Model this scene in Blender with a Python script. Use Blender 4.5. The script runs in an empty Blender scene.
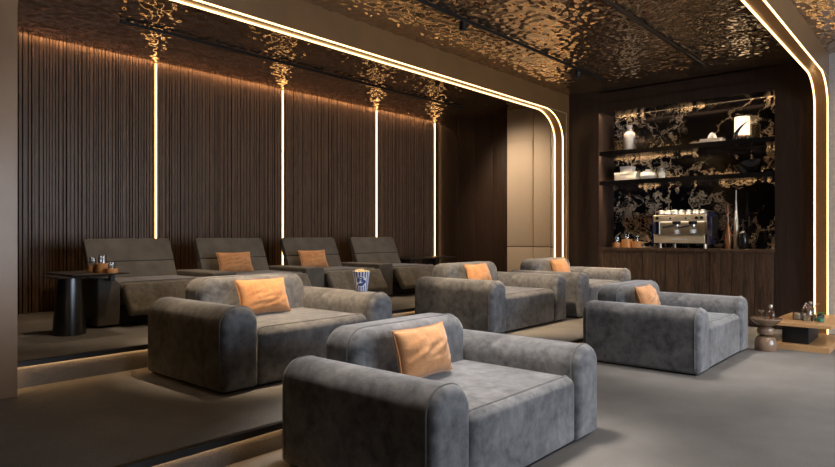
import bpy, bmesh, math, random
from mathutils import Vector, Matrix, noise
PI = math.pi
sc = bpy.context.scene
COL = sc.collection
rnd = random.Random(7)

# ------------------------------------------------------------------ materials
def new_mat(name):
    m = bpy.data.materials.new(name); m.use_nodes = True
    nt = m.node_tree; b = nt.nodes['Principled BSDF']
    return m, nt, b
def node(nt, t, **kw):
    n = nt.nodes.new(t)
    for k, v in kw.items():
        if k in n.inputs: n.inputs[k].default_value = v
        else: setattr(n, k, v)
    return n
def coords(nt, scale=(1, 1, 1)):
    tc = node(nt, 'ShaderNodeTexCoord'); mp = node(nt, 'ShaderNodeMapping')
    mp.inputs['Scale'].default_value = scale
    nt.links.new(tc.outputs['Object'], mp.inputs['Vector'])
    return mp.outputs['Vector']
def ramp(nt, fac, stops):
    r = node(nt, 'ShaderNodeValToRGB')
    els = r.color_ramp.elements
    while len(els) < len(stops): els.new(0.5)
    for e, (p, c) in zip(els, stops):
        e.position = p; e.color = (*c, 1) if len(c) == 3 else c
    nt.links.new(fac, r.inputs['Fac'])
    return r.outputs['Color']
def nz(nt, vec, scale, detail=4, rough=0.55, dist=0.0):
    n = node(nt, 'ShaderNodeTexNoise', Scale=scale, Detail=detail, Roughness=rough, Distortion=dist)
    nt.links.new(vec, n.inputs['Vector'])
    return n.outputs['Fac']
def bump(nt, b, h, strength=0.3, dist=0.01):
    n = node(nt, 'ShaderNodeBump', Strength=strength, Distance=dist)
    nt.links.new(h, n.inputs['Height']); nt.links.new(n.outputs['Normal'], b.inputs['Normal'])
def math_n(nt, op, a, bb=None):
    n = node(nt, 'ShaderNodeMath', operation=op)
    for i, v in enumerate((a, bb)):
        if v is None: continue
        if isinstance(v, (int, float)): n.inputs[i].default_value = v
        else: nt.links.new(v, n.inputs[i])
    return n.outputs[0]
def mixc(nt, fac, a, bb):
    n = node(nt, 'ShaderNodeMix', data_type='RGBA')
    for s, v in ((0, fac), (6, a), (7, bb)):
        if isinstance(v, (int, float)): n.inputs[s].default_value = v
        elif isinstance(v, tuple): n.inputs[s].default_value = (*v, 1)
        else: nt.links.new(v, n.inputs[s])
    return n.outputs[2]

def plain(name, col, rough=0.5, metal=0.0, coat=0.0, var=0.12, vs=30):
    m, nt, b = new_mat(name)
    f = nz(nt, coords(nt), vs, 3)
    c0 = tuple(c * (1 - var) for c in col); c1 = tuple(min(1, c * (1 + var)) for c in col)
    nt.links.new(ramp(nt, f, [(0.3, c0), (0.7, c1)]), b.inputs['Base Color'])
    b.inputs['Roughness'].default_value = rough; b.inputs['Metallic'].default_value = metal
    b.inputs['Coat Weight'].default_value = coat
    if coat > 0.55: b.inputs['Coat Roughness'].default_value = 0.22
    return m
def emis(name, col, s):
    m, nt, b = new_mat(name)
    b.inputs['Base Color'].default_value = (*col, 1)
    b.inputs['Emission Color'].default_value = (*col, 1); b.inputs['Emission Strength'].default_value = s
    return m
def velvet(name, c0, c1, sheen=0.35, scale=5.0):
    m, nt, b = new_mat(name)
    v = coords(nt)
    f1 = nz(nt, v, scale, 6, 0.62, 0.6); f2 = nz(nt, v, scale * 3.7, 4, 0.6)
    f3 = nz(nt, v, 420, 2)
    f = math_n(nt, 'ADD', math_n(nt, 'MULTIPLY', f1, 0.65), math_n(nt, 'MULTIPLY', f2, 0.35))
    nt.links.new(ramp(nt, f, [(0.36, c0), (0.65, c1)]), b.inputs['Base Color'])
    b.inputs['Roughness'].default_value = 0.85
    b.inputs['Specular IOR Level'].default_value = 0.2
    b.inputs['Sheen Weight'].default_value = sheen; b.inputs['Sheen Roughness'].default_value = 0.45
    h = math_n(nt, 'ADD', math_n(nt, 'MULTIPLY', f3, 0.25), math_n(nt, 'MULTIPLY', f2, 1.0))
    bump(nt, b, h, 0.35, 0.008)
    return m
def wood(name, c0, c1, rough=0.45, grain=(14, 14, 0.9), spec=0.4, strength=0.25):
    m, nt, b = new_mat(name)
    v = coords(nt, grain)
    f = nz(nt, v, 3.0, 7, 0.62, 1.2)
    v2 = coords(nt, tuple(g * 6 for g in grain)); f2 = nz(nt, v2, 4.0, 3, 0.5)
    ff = math_n(nt, 'ADD', math_n(nt, 'MULTIPLY', f, 0.7), math_n(nt, 'MULTIPLY', f2, 0.3))
    nt.links.new(ramp(nt, ff, [(0.34, c0), (0.66, c1)]), b.inputs['Base Color'])
    b.inputs['Roughness'].default_value = rough; b.inputs['Specular IOR Level'].default_value = spec
    bump(nt, b, ff, strength, 0.004)
    return m
def glass(name, col=(1, 1, 1), rough=0.03, tint=0.975):
    m, nt, b = new_mat(name)
    out = nt.nodes['Material Output']
    tr = node(nt, 'ShaderNodeBsdfTransparent'); tr.inputs['Color'].default_value = (*[c * tint for c in col], 1)
    gl = node(nt, 'ShaderNodeBsdfGlossy', Roughness=rough); gl.inputs['Color'].default_value = (0.9, 0.9, 0.9, 1)
    fr = node(nt, 'ShaderNodeFresnel', IOR=1.5)
    mx = node(nt, 'ShaderNodeMixShader')
    f = math_n(nt, 'ADD', math_n(nt, 'MULTIPLY', fr.outputs[0], 0.8), math_n(nt, 'MULTIPLY', nz(nt, coords(nt), 25, 2), 0.06))
    nt.links.new(f, mx.inputs[0]); nt.links.new(tr.outputs[0], mx.inputs[1]); nt.links.new(gl.outputs[0], mx.inputs[2])
    nt.links.new(mx.outputs[0], out.inputs['Surface'])
    return m

M = {}
M['velvet'] = velvet('grey velvet', (0.062, 0.065, 0.073), (0.212, 0.212, 0.220))
M['velvet_seam'] = velvet('grey velvet seam', (0.085, 0.085, 0.09), (0.16, 0.158, 0.158))
M['suede'] = velvet('recliner suede', (0.085, 0.075, 0.062), (0.185, 0.165, 0.140), 0.3, 7)
M['orange'] = velvet('orange cushion velvet', (0.43, 0.195, 0.080), (0.57, 0.30, 0.140), 0.3, 9)
def tweed():
    m, nt, b = new_mat('recliner tweed')
    v = coords(nt); f = nz(nt, coords(nt, (1, 1, 2.5)), 160, 3, 0.7); f2 = nz(nt, v, 6, 4)
    ff = math_n(nt, 'ADD', math_n(nt, 'MULTIPLY', f, 0.65), math_n(nt, 'MULTIPLY', f2, 0.35))
    nt.links.new(ramp(nt, ff, [(0.36, (0.050, 0.044, 0.037)), (0.64, (0.140, 0.124, 0.106))]), b.inputs['Base Color'])
    b.inputs['Roughness'].default_value = 0.9; b.inputs['Sheen Weight'].default_value = 0.15
    bump(nt, b, ff, 0.6, 0.006)
    return m
M['tweed'] = tweed()
def carpet():
    m, nt, b = new_mat('grey carpet')
    v = coords(nt); f = nz(nt, v, 140, 3, 0.7); f2 = nz(nt, v, 2.2, 5)
    ff = math_n(nt, 'ADD', math_n(nt, 'MULTIPLY', f, 0.6), math_n(nt, 'MULTIPLY', f2, 0.4))
    nt.links.new(ramp(nt, ff, [(0.35, (0.150, 0.143, 0.137)), (0.65, (0.252, 0.241, 0.232))]), b.inputs['Base Color'])
    b.inputs['Roughness'].default_value = 0.95; b.inputs['Specular IOR Level'].default_value = 0.1
    bump(nt, b, f, 0.5, 0.006)
    return m
M['carpet'] = carpet()
M['slat'] = wood('dark slat wood', (0.075, 0.041, 0.024), (0.225, 0.130, 0.075), 0.42)
M['slat_gap'] = plain('slat groove black', (0.030, 0.020, 0.014), 0.7)
M['panel'] = wood('dark wall veneer', (0.022, 0.013, 0.010), (0.050, 0.030, 0.022), 0.38, (6, 6, 0.5), 0.4, 0.1)
M['cabinet'] = wood('cabinet wood', (0.018, 0.010, 0.006), (0.140, 0.080, 0.047), 0.5, (9, 9, 0.8))
M['oak'] = wood('light oak', (0.46, 0.25, 0.105), (0.66, 0.40, 0.19), 0.42, (3, 22, 22))
M['bronze'] = plain('satin bronze panel', (0.215, 0.108, 0.038), 0.45, 0.15, 0.6, 0.1, 3)
M['bronze_dark'] = plain('dark bronze trim', (0.10, 0.06, 0.03), 0.4, 0.6)
M['lip'] = plain('black step nosing', (0.012, 0.011, 0.011), 0.45)
M['black'] = plain('matt black metal', (0.012, 0.012, 0.013), 0.45, 0.3)
M['blackgloss'] = plain('black glaze', (0.008, 0.008, 0.009), 0.22, 0.0, 0.0)
M['stone'] = plain('beige wall stone', (0.52, 0.44, 0.36), 0.6, 0, 0, 0.1, 60)
M['plaster'] = plain('pale plaster', (0.55, 0.50, 0.48), 0.8)
M['dark_plaster'] = plain('dark plaster', (0.06, 0.05, 0.045), 0.8)
M['led'] = emis('warm led', (1.0, 0.61, 0.25), 4.8)
M['brass'] = plain('brass channel', (0.55, 0.32, 0.11), 0.5, 0.2)
M['led_soft'] = emis('warm step led', (1.0, 0.58, 0.25), 13.0)
M['led_shelf'] = emis('shelf led', (1.0, 0.66, 0.34), 16.0)
M['led_front'] = emis('shelf front led', (1.0, 0.76, 0.50), 170.0)
M['led_cove'] = emis('cove led', (1.0, 0.60, 0.30), 60.0)
M['added_fill_glow'] = emis('machine added fill glow', (1.0, 0.84, 0.62), 2.2)
M['lens'] = emis('spot lens', (1.0, 0.72, 0.42), 6.0)
M['white'] = plain('white ceramic', (0.78, 0.74, 0.68), 0.35, 0, 0, 0.06)
M['gloss_white'] = plain('white porcelain', (0.85, 0.84, 0.82), 0.12, 0, 0.3, 0.03)
M['page'] = plain('pale book board', (0.68, 0.62, 0.55), 0.7)
M['brownball'] = plain('dark brown coral', (0.06, 0.035, 0.02), 0.6)
M['steel'] = plain('brushed steel', (0.62, 0.58, 0.50), 0.28, 1.0, 0, 0.08, 8)
M['champagne'] = plain('champagne steel', (0.74, 0.60, 0.40), 0.35, 0.45, 0, 0.06, 8)
M['navy'] = plain('navy lacquer', (0.010, 0.014, 0.045), 0.18, 0.0, 0.5)
M['gunmetal'] = plain('gunmetal table metal', (0.085, 0.085, 0.09), 0.3, 0.9, 0, 0.1, 6)
M['tabletop'] = plain('dark table top', (0.045, 0.036, 0.030), 0.3, 0.2)
M['taupe'] = plain('taupe glossy ceramic', (0.235, 0.152, 0.100), 0.22, 0, 0.4, 0.08)
M['candle'] = plain('orange candle cup', (0.62, 0.28, 0.09), 0.5)
M['amber'] = plain('brown glazed vase', (0.26, 0.10, 0.03), 0.15, 0.0, 0.5)
M['silver'] = plain('silver vase', (0.72, 0.67, 0.60), 0.32, 0.6)
M['glass'] = glass('clear glass')
M['green'] = plain('green liquid', (0.10, 0.42, 0.25), 0.15)
M['cloche'] = glass('frosted glass', (0.78, 0.72, 0.62), 0.2, 0.75)
M['leaf'] = plain('green leaf', (0.10, 0.22, 0.05), 0.6)
M['twig'] = plain('dried flower', (0.40, 0.20, 0.08), 0.8)
M['whiskey'] = glass('amber liquid', (0.85, 0.55, 0.25), 0.05, 0.8)
M['wine'] = glass('pale drink', (1.0, 0.95, 0.8), 0.05, 0.97)
M['popcorn'] = plain('popcorn', (0.85, 0.68, 0.40), 0.8, 0, 0, 0.2, 80)
M['blue'] = plain('emblem blue', (0.03, 0.08, 0.30), 0.6)
def bucket_mat():
    m, nt, b = new_mat('striped paper bucket')
    tc = node(nt, 'ShaderNodeTexCoord'); sp = node(nt, 'ShaderNodeSeparateXYZ')
    nt.links.new(tc.outputs['Object'], sp.inputs[0])
    a = math_n(nt, 'ARCTAN2', sp.outputs['Y'], sp.outputs['X'])
    s = math_n(nt, 'SINE', math_n(nt, 'MULTIPLY', a, 18.0))
    nt.links.new(ramp(nt, math_n(nt, 'ADD', math_n(nt, 'MULTIPLY', s, 0.5), 0.5), [(0.45, (0.05, 0.11, 0.36)), (0.55, (0.80, 0.80, 0.84))]), b.inputs['Base Color'])
    b.inputs['Roughness'].default_value = 0.6
    return m
M['bucket'] = bucket_mat()
def candle_glow():
    m, nt, b = new_mat('lamp shade glow')
    tc = node(nt, 'ShaderNodeTexCoord')
    b.inputs['Base Color'].default_value = (0.9, 0.82, 0.7, 1)
    nt.links.new(ramp(nt, nz(nt, tc.outputs['Object'], 8, 2), [(0, (1.0, 0.78, 0.5)), (1, (1.0, 0.84, 0.6))]), b.inputs['Emission Color'])
    b.inputs['Emission Strength'].default_value = 1.6
    return m
M['lampshade'] = candle_glow()
def marble():
    m, nt, b = new_mat('black marble with cream veins')
    v = coords(nt, (1, 1, 1))
    warp = node(nt, 'ShaderNodeTexNoise', Scale=1.6, Detail=5.0, Roughness=0.6); nt.links.new(v, warp.inputs['Vector'])
    va = node(nt, 'ShaderNodeVectorMath', operation='MULTIPLY_ADD'); va.inputs[1].default_value = (0.9, 0.9, 0.9)
    nt.links.new(warp.outputs['Color'], va.inputs[0]); nt.links.new(v, va.inputs[2])
    w = va.outputs[0]
    f1 = nz(nt, w, 1.15, 8, 0.6, 0.5)
    vein1 = math_n(nt, 'ABSOLUTE', math_n(nt, 'SUBTRACT', f1, 0.5))
    f2 = nz(nt, w, 2.6, 7, 0.62, 0.8)
    vein2 = math_n(nt, 'ABSOLUTE', math_n(nt, 'SUBTRACT', f2, 0.5))
    sp = node(nt, 'ShaderNodeSeparateXYZ'); nt.links.new(v, sp.inputs[0])
    big = math_n(nt, 'ADD', nz(nt, v, 1.3, 3), math_n(nt, 'MULTIPLY', math_n(nt, 'SUBTRACT', sp.outputs['Y'], 3.1), 0.09))
    mask = ramp(nt, big, [(0.49, (0, 0, 0)), (0.60, (1, 1, 1))])
    k1 = ramp(nt, vein1, [(0.0, (1, 1, 1)), (0.008, (0.5, 0.5, 0.5)), (0.018, (0, 0, 0))])
    k2 = ramp(nt, vein2, [(0.0, (1, 1, 1)), (0.009, (0.8, 0.8, 0.8)), (0.016, (0.05, 0.05, 0.05)), (0.04, (0, 0, 0))])
    patch = ramp(nt, nz(nt, w, 1.9, 8, 0.66), [(0.62, (0, 0, 0)), (0.65, (0.6, 0.6, 0.6))])
    k2m = math_n(nt, 'MULTIPLY', math_n(nt, 'MAXIMUM', k2, patch), mask)
    k = math_n(nt, 'MAXIMUM', math_n(nt, 'MULTIPLY', k1, 0.9), k2m)
    col = mixc(nt, k, (0.005, 0.005, 0.008), (0.85, 0.70, 0.52))
    nt.links.new(col, b.inputs['Base Color'])
    b.inputs['Roughness'].default_value = 0.12; b.inputs['Specular IOR Level'].default_value = 0.5
    return m
M['marble'] = marble()
def ripple():
    m, nt, b = new_mat('hammered bronze ceiling')
    v = coords(nt)
    nt.links.new(ramp(nt, nz(nt, v, 3, 3), [(0.3, (0.46, 0.345, 0.23)), (0.7, (0.54, 0.41, 0.285))]), b.inputs['Base Color'])
    b.inputs['Metallic'].default_value = 0.92; b.inputs['Roughness'].default_value = 0.14
    return m
M['ripple'] = ripple()

# ------------------------------------------------------------------ mesh helpers
class MB:
    def __init__(s): s.v = []; s.f = []; s.flat = set()
    def add(s, vs, fs, mat=None, flat=False):
        o = len(s.v)
        s.v += [tuple(mat @ Vector(p)) if mat is not None else tuple(p) for p in vs]
        for f in fs:
            if flat: s.flat.add(len(s.f))
            s.f.append(tuple(o + i for i in f))
        return s
    def box(s, x0, x1, y0, y1, z0, z1, bev=0.0, mat=None):
        if bev <= 0:
            vs = [(x, y, z) for x in (x0, x1) for y in (y0, y1) for z in (z0, z1)]
            fs = [(0, 1, 3, 2), (4, 6, 7, 5), (0, 4, 5, 1), (2, 3, 7, 6), (0, 2, 6, 4), (1, 5, 7, 3)]
            return s.add(vs, fs, mat, True)
        return s.slab(rrect(x0, x1, z0, z1, (bev,) * 4, 3), y0, y1, bev, 3, mat)
    def slab(s, prof, y0, y1, rb, nb=5, mat=None):
        """prof(inset) -> list of (x,z), ccw; extruded along Y with rounded ends of radius rb."""
        rings = []
        for i in range(nb + 1):
            t = (1 - i / nb) * PI / 2
            rings.append((y0 + rb - rb * math.sin(t), rb * (1 - math.cos(t))))
        n_mid = max(1, int((y1 - y0) / 0.12))
        for i in range(1, n_mid): rings.append((y0 + rb + (y1 - y0 - 2 * rb) * i / n_mid, 0))
        for i in range(nb + 1):
            t = i / nb * PI / 2
            rings.append((y1 - rb + rb * math.sin(t), rb * (1 - math.cos(t))))
        vs, fs = [], []
        n = len(prof(0))
        for y, ins in rings: vs += [(x, y, z) for x, z in prof(ins)]
        for r in range(len(rings) - 1):
            for i in range(n):
                j = (i + 1) % n
                fs.append((r * n + i, r * n + j, (r + 1) * n + j, (r + 1) * n + i))
        fs.append(tuple(range(n - 1, -1, -1))); fs.append(tuple((len(rings) - 1) * n + i for i in range(n)))
        return s.add(vs, fs, mat)
    def lathe(s, prof, n=32, c=(0, 0, 0), mat=None, sx=1.0, sy=1.0):
        vs, fs = [], []
        for r, z in prof:
            for i in range(n):
                a = 2 * PI * i / n
                vs.append((c[0] + r * math.cos(a) * sx, c[1] + r * math.sin(a) * sy, c[2] + z))
        for k in range(len(prof) - 1):
            for i in range(n):
                j = (i + 1) % n
                fs.append((k * n + i, k * n + j, (k + 1) * n + j, (k + 1) * n + i))
        if prof[0][0] > 1e-5: fs.append(tuple(range(n - 1, -1, -1)))
        if prof[-1][0] > 1e-5: fs.append(tuple((len(prof) - 1) * n + i for i in range(n)))
        return s.add(vs, fs, mat)
    def tube(s, pts, r, n=8, closed=False, mat=None):
        P = [Vector(p) for p in pts]; vs, fs = [], []
        m = len(P); up = None
        for k in range(m):
            if closed: d = P[(k + 1) % m] - P[k - 1]
            else: d = P[min(k + 1, m - 1)] - P[max(k - 1, 0)]
            d.normalize()
            if up is None: up = d.orthogonal().normalized()
            up = (up - d * up.dot(d)).normalized()
            w = d.cross(up)
            rr = r[k] if isinstance(r, (list, tuple)) else r
            for i in range(n):
                a = 2 * PI * i / n
                vs.append(P[k] + (up * math.cos(a) + w * math.sin(a)) * rr)
        for k in range(m if closed else m - 1):
            k2 = (k + 1) % m
            for i in range(n):
                j = (i + 1) % n
                fs.append((k * n + i, k * n + j, k2 * n + j, k2 * n + i))
        if not closed:
            fs.append(tuple(range(n - 1, -1, -1))); fs.append(tuple((m - 1) * n + i for i in range(n)))
        return s.add(vs, fs, mat)
    def prism(s, poly, y0, y1, mat=None):
        n = len(poly)
        vs = [(x, y0, z) for x, z in poly] + [(x, y1, z) for x, z in poly]
        fs = [tuple(range(n)), tuple(range(2 * n - 1, n - 1, -1))]
        fs += [(i, i + n, (i + 1) % n + n, (i + 1) % n) for i in range(n)]
        return s.add(vs, fs, mat, True)
    def build(s, name, mat, parent=None, loc=None, smooth=True):
        me = bpy.data.meshes.new(name)
        me.from_pydata(s.v, [], s.f); me.validate()
        bm = bmesh.new(); bm.from_mesh(me)
        bmesh.ops.recalc_face_normals(bm, faces=bm.faces)
        for f in bm.faces: f.smooth = smooth
        for e in bm.edges:
            if len(e.link_faces) == 2 and e.calc_face_angle(0) > 0.65: e.smooth = False
        bm.to_mesh(me); bm.free()
        me.materials.append(M[mat] if isinstance(mat, str) else mat)
        o = bpy.data.objects.new(name, me); COL.objects.link(o)
        if parent is not None: o.parent = parent
        if loc is not None: o.location = loc
        return o
def rrect(x0, x1, z0, z1, rad, n=6):
    """rounded rectangle profile; rad = radii bottom-left, bottom-right, top-right, top-left"""
    def prof(ins):
        a0, a1, b0, b1 = x0 + ins, x1 - ins, z0 + ins, z1 - ins
        out = []
        for (cx, cz, sx, sz, a), r in zip(((a0, b0, 1, 1, PI), (a1, b0, -1, 1, 1.5 * PI), (a1, b1, -1, -1, 0), (a0, b1, 1, -1, 0.5 * PI)), rad):
            r = max(r - ins, 0.002)
            for i in range(n + 1):
                t = a + PI / 2 * i / n
                out.append((cx + sx * r + r * math.cos(t), cz + sz * r + r * math.sin(t)))
        return out
    return prof
def tag(o, label=None, cat=None, group=None, kind=None):
    if label: o['label'] = label
    if cat: o['category'] = cat
    if group: o['group'] = group
    if kind: o['kind'] = kind
    return o
def empty(name, loc, rz=0.0):
    o = bpy.data.objects.new(name, None); COL.objects.link(o)
    o.empty_display_size = 0.1; o.location = loc; o.rotation_euler = (0, 0, rz)
    return o
def thing(name, label, cat, loc=(0, 0, 0), rz=0.0, group=None):
    return tag(empty(name, loc, rz), label, cat, group)
def kids(o): return [c for c in bpy.data.objects if c.parent == o]
def copy_tree(o, parent=None):
    c = o.copy(); COL.objects.link(c)
    if parent is not None: c.parent = parent
    for ch in kids(o): copy_tree(ch, c)
    return c
def struct(name, mb, mat): return tag(mb.build(name, mat), kind='structure')
def lamp(name, kind, loc, energy, col, parent=None, **kw):
    d = bpy.data.lights.new(name, kind); d.energy = energy; d.color = col
    for k, v in kw.items(): setattr(d, k, v)
    o = bpy.data.objects.new(name, d); COL.objects.link(o); o.location = loc
    if parent is not None: o.parent = parent
    return o

# ------------------------------------------------------------------ the setting
CE = 3.5                      # ceiling height
XB, XE, YR = 9.25, 9.80, 8.0  # bar wall, end wall of the raised rows, rear wall
T1, T2 = 0.16, 0.35           # the two platforms
XL, YF = -2.4, -4.0
struct('floor', MB().box(XL, 10.2, YF, 2.97, -0.2, 0), 'carpet')
struct('floor_platform_lower', MB().box(XL, 10.2, 2.97, 4.99, -0.2, T1), 'carpet')
struct('floor_platform_upper', MB().box(XL, 10.2, 4.99, YR + 0.2, -0.2, T2), 'carpet')
struct('trim_1', MB().box(XL, 9.25, 2.933, 2.974, T1 - 0.006, T1 + 0.003).box(XL, 9.25, 2.933, 2.939, T1 - 0.034, T1 - 0.006), 'lip')
struct('trim_2', MB().box(XL, 9.8, 4.953, 4.994, T2 - 0.006, T2 + 0.003).box(XL, 9.8, 4.953, 4.959, T2 - 0.034, T2 - 0.006), 'lip')
# rippled ceiling: a displaced sheet with a slab above it
def ceiling():
    mb = MB(); x0, x1, y0, y1, st = 0.6, 9.82, -1.0, 7.90, 0.0155
    nx, ny = int((x1 - x0) / st), int((y1 - y0) / st)
    vs = []
    for j in range(ny + 1):
        for i in range(nx + 1):
            x = x0 + (x1 - x0) * i / nx; y = y0 + (y1 - y0) * j / ny
            h = noise.noise((x * 13.5, y * 15.0, 1.3)) + 0.5 * noise.noise((x * 6 + 3, y * 7.0, 7.1))
            vs.append((x, y, CE + 0.0135 * h * min(1.0, (7.9 - y) / 0.08)))
    fs = [(j * (nx + 1) + i, j * (nx + 1) + i + 1, (j + 1) * (nx + 1) + i + 1, (j + 1) * (nx + 1) + i) for j in range(ny) for i in range(nx)]
    mb.add(vs, fs)
    o = mb.build('ceiling', 'ripple'); tag(o, kind='structure')
    cm = MB()
    cm.box(XL, 10.2, -1.0, 7.80, CE + 0.04, CE + 0.2).box(XL, 0.6, -1.0, 7.9, CE - 0.01, CE + 0.04).box(XL, 10.2, YF, -1.0, CE - 0.01, CE + 0.2)
    cm.box(XL, 10.2, 7.80, YR + 0.2, CE + 0.2, CE + 0.3)
    struct('ceiling_slab', cm, 'ripple')
ceiling()
# rear wall: backing and uneven vertical slats in panels between the light strips
struct('wall_rear', MB().box(XL, 10.2, YR, YR + 0.2, T2, CE + 0.2), 'slat_gap')
STRIPS = (1.86, 3.91, 5.95, 8.03, 9.70)
edges = [XL] + list(STRIPS) + [XE]
for a, b in zip(edges[:-1], edges[1:]):
    mb = MB(); x = a + 0.03
    while x < b - 0.04:
        w = rnd.choice((0.022, 0.026, 0.032, 0.038, 0.046)); d = rnd.choice((0.026, 0.030, 0.034, 0.038))
        w = min(w, b - 0.025 - x)
        mb.box(x, x + w, YR - d, YR + 0.01, T2, CE + 0.1, 0.003)
        x += w + rnd.choice((0.005, 0.007, 0.010))
    struct('wall_rear_slats', mb, 'slat')
# end wall of the raised rows with dark veneer and the pale stone panels
mb = MB(); y = 4.91
mb.box(XE, XE + 0.2, 4.91, YR, T2, CE + 0.2)
struct('wall_end', mb, 'panel')
mb = MB()
for y0, y1 in ((6.18, 6.60), (6.606, 7.02), (7.026, 7.42), (7.426, 7.97)): mb.box(XE - 0.025, XE + 0.01, y0, y1, T2, CE, 0.003)
struct('wall_end_panels', mb, 'panel')
mb = MB()
for y0, y1 in ((4.92, 5.275), (5.289, 5.625), (5.639, 6.17)):
    for z0, z1 in ((T2, 1.015), (1.029, 2.9), (2.9, CE)):
        mb.box(9.60, XE + 0.01, y0, y1, z0, z1, 0.002)
struct('wall_end_stone', mb, 'stone')
# bar wall around the niche
NY0, NY1, NZ0, NZ1, NX = 1.80, 4.25, 1.04, 3.18, 9.83
struct('wall_bar', MB().box(XB, XB + 0.2, NY1, 4.77, 0, CE + 0.05).box(XB + 0.2, NX + 0.02, NY1, NY1 + 0.05, 0.9, CE), 'panel')
struct('wall_bar', MB().box(XB, XB + 0.2, 1.33, NY0, 0, CE + 0.05).box(XB + 0.2, NX + 0.02, NY0 - 0.05, NY0, 0.9, CE), 'panel')
struct('wall_bar', MB().box(XB, XB + 0.2, NY0, NY1, NZ1 + 0.12, CE + 0.05).box(XB, XB + 0.004, NY0, NY1, NZ1 - 0.03, NZ1 + 0.13), 'panel')
struct('wall_bar_marble', MB().box(NX, NX + 0.03, NY0, NY1, NZ0, NZ1 + 0.3), 'marble')
struct('wall_bar_niche_top', MB().box(XB + 0.06, NX - 0.05, NY0, NY1, NZ1 - 0.004, NZ1 + 0.03).box(XB + 0.002, XB + 0.06, NY0, NY1, NZ1 + 0.032, NZ1 + 0.036), 'blackgloss')
struct('wall_bar_recess', MB().box(XB, NX + 0.1, NY0, NY1, NZ1 + 0.28, NZ1 + 0.3).box(NX + 0.03, NX + 0.1, NY0, NY1, 0, CE), 'dark_plaster')
# walls out of the picture that close the room, with the window that brings the daylight
struct('wall_right', MB().box(XB, XB + 0.2, YF, 1.33, 0, CE + 0.05), 'plaster')
struct('wall_left', MB().box(XL - 0.2, XL, YF, YR + 0.2, -0.2, CE + 0.2), 'dark_plaster')
WINS = ((2.5, 3.7, 0.3, 2.9), (4.7, 7.6, 0.3, 2.9))
mb = MB()
xs = [XL] + [v for w in WINS for v in w[:2]] + [10.2]
for i in range(0, len(xs), 2): mb.box(xs[i], xs[i + 1], YF - 0.2, YF, 0, CE)
for w in WINS: mb.box(w[0], w[1], YF - 0.2, YF, 0, w[2]); mb.box(w[0], w[1], YF - 0.2, YF, w[3], CE)
struct('wall_front', mb, 'dark_plaster')
for k, (x0, x1, z0, z1) in enumerate(WINS):
    m2 = MB()
    for a in (x0, (x0 + x1) / 2 - 0.03, x1 - 0.06): m2.box(a, a + 0.06, YF - 0.14, YF - 0.06, z0, z1)
    m2.box(x0, x1, YF - 0.14, YF - 0.06, z0, z0 + 0.06); m2.box(x0, x1, YF - 0.14, YF - 0.06, z1 - 0.06, z1)
    w = tag(m2.build('window_%d' % (k + 1), 'black'), kind='structure')
    tag(MB().box(x0 + 0.03, x1 - 0.03, YF - 0.105, YF - 0.095, z0 + 0.03, z1 - 0.03).build('window_glass', 'glass', w), kind='structure')
    d = lamp('daylight_%d' % k, 'AREA', ((x0 + x1) / 2, YF - 0.25, (z0 + z1) / 2), 1, (1, 1, 1), shape='RECTANGLE', size=x1 - x0, size_y=z1 - z0)
    d.rotation_euler = (PI / 2, 0, 0); d.data.cycles.is_portal = True
# the two arches: bulkheads with a rounded opening edged in light
def arc(cx, cz, rx, rz, a0, a1, n=14):
    return [(cx + rx * math.cos(a0 + (a1 - a0) * i / n), cz + rz * math.sin(a0 + (a1 - a0) * i / n)) for i in range(n + 1)]
SO = 3.2
def arch(name, x0, x1, xo0, xo1, y0, y1, zb, rx, rz, mat):
    inner = [(x1, zb)] + arc(x1 - rx, SO - rz, rx, rz, 0, PI / 2) + arc(x0 + rx, SO - rz, rx, rz, PI / 2, PI) + [(x0, zb)]
    poly = [(xo0, zb), (xo0, CE + 0.03), (xo1, CE + 0.03), (xo1, zb)] + inner
    struct(name, MB().prism(poly, y0, y1), mat)
    return inner
AL = arch('trim_3', 1.385, 9.05, XL, XB + 0.45, 4.76, 4.91, T1, 0.58, 0.44, 'bronze')
AR = arch('trim_4', -2.0, 9.17, XL, XB, 1.20, 1.345, 0.0, 0.54, 0.36, 'bronze')
mb = MB(); mb.box(8.50, 9.155, 4.754, 4.762, SO - 0.004, SO + 0.004).box(9.147, 9.155, 4.754, 4.762, T1, SO)
struct('trim_5', mb, 'champagne')
mb = MB(); mb.box(8.64, 9.215, 1.194, 1.202, SO - 0.0, SO + 0.008).box(9.207, 9.215, 1.194, 1.202, 0, SO)
struct('trim_6', mb, 'champagne')

# ------------------------------------------------------------------ light strips
def strip(name, pts, r, mat, label, group, cat='light strip'):
    return tag(MB().tube(pts, r, 6).build(name, mat), label, cat, group)
for inner, y, d, side in ((AL, 4.76, -0.004, 'front edge of the left arch, facing the grey sofas'), (AL, 4.91, 0.004, 'rear edge of the left arch, facing the recliners'),
                       (AR, 1.20, -0.004, 'front edge of the right arch, next to the pale wall'), (AR, 1.345, 0.004, 'rear edge of the right arch, nearer the marble niche')):
    pts = []
    cx, cz = 5.2, 1.5
    for k, (x, z) in enumerate(inner):
        if y == 4.76 and x < 1.9: continue          # this strip ends before the near jamb
        dx = 0.007 * (-1 if x > cx else 1) * min(1, max(0, abs(x - cx) - 2.6) / 0.5)
        dz = -0.007 if z > 2.7 else 0.0
        pts.append((x + dx, y - d * 0.9, z + dz))
    # densify straight runs so the tube keeps its frame
    strip('led_strip', pts, 0.0085, 'led', 'warm light strip on the ' + side, None)
LAB = ('hidden', 'behind the recliner beside the candle table', 'between the two recliners with cushions',
       'behind the recliner nearest the bar', 'above the low console table')
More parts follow.
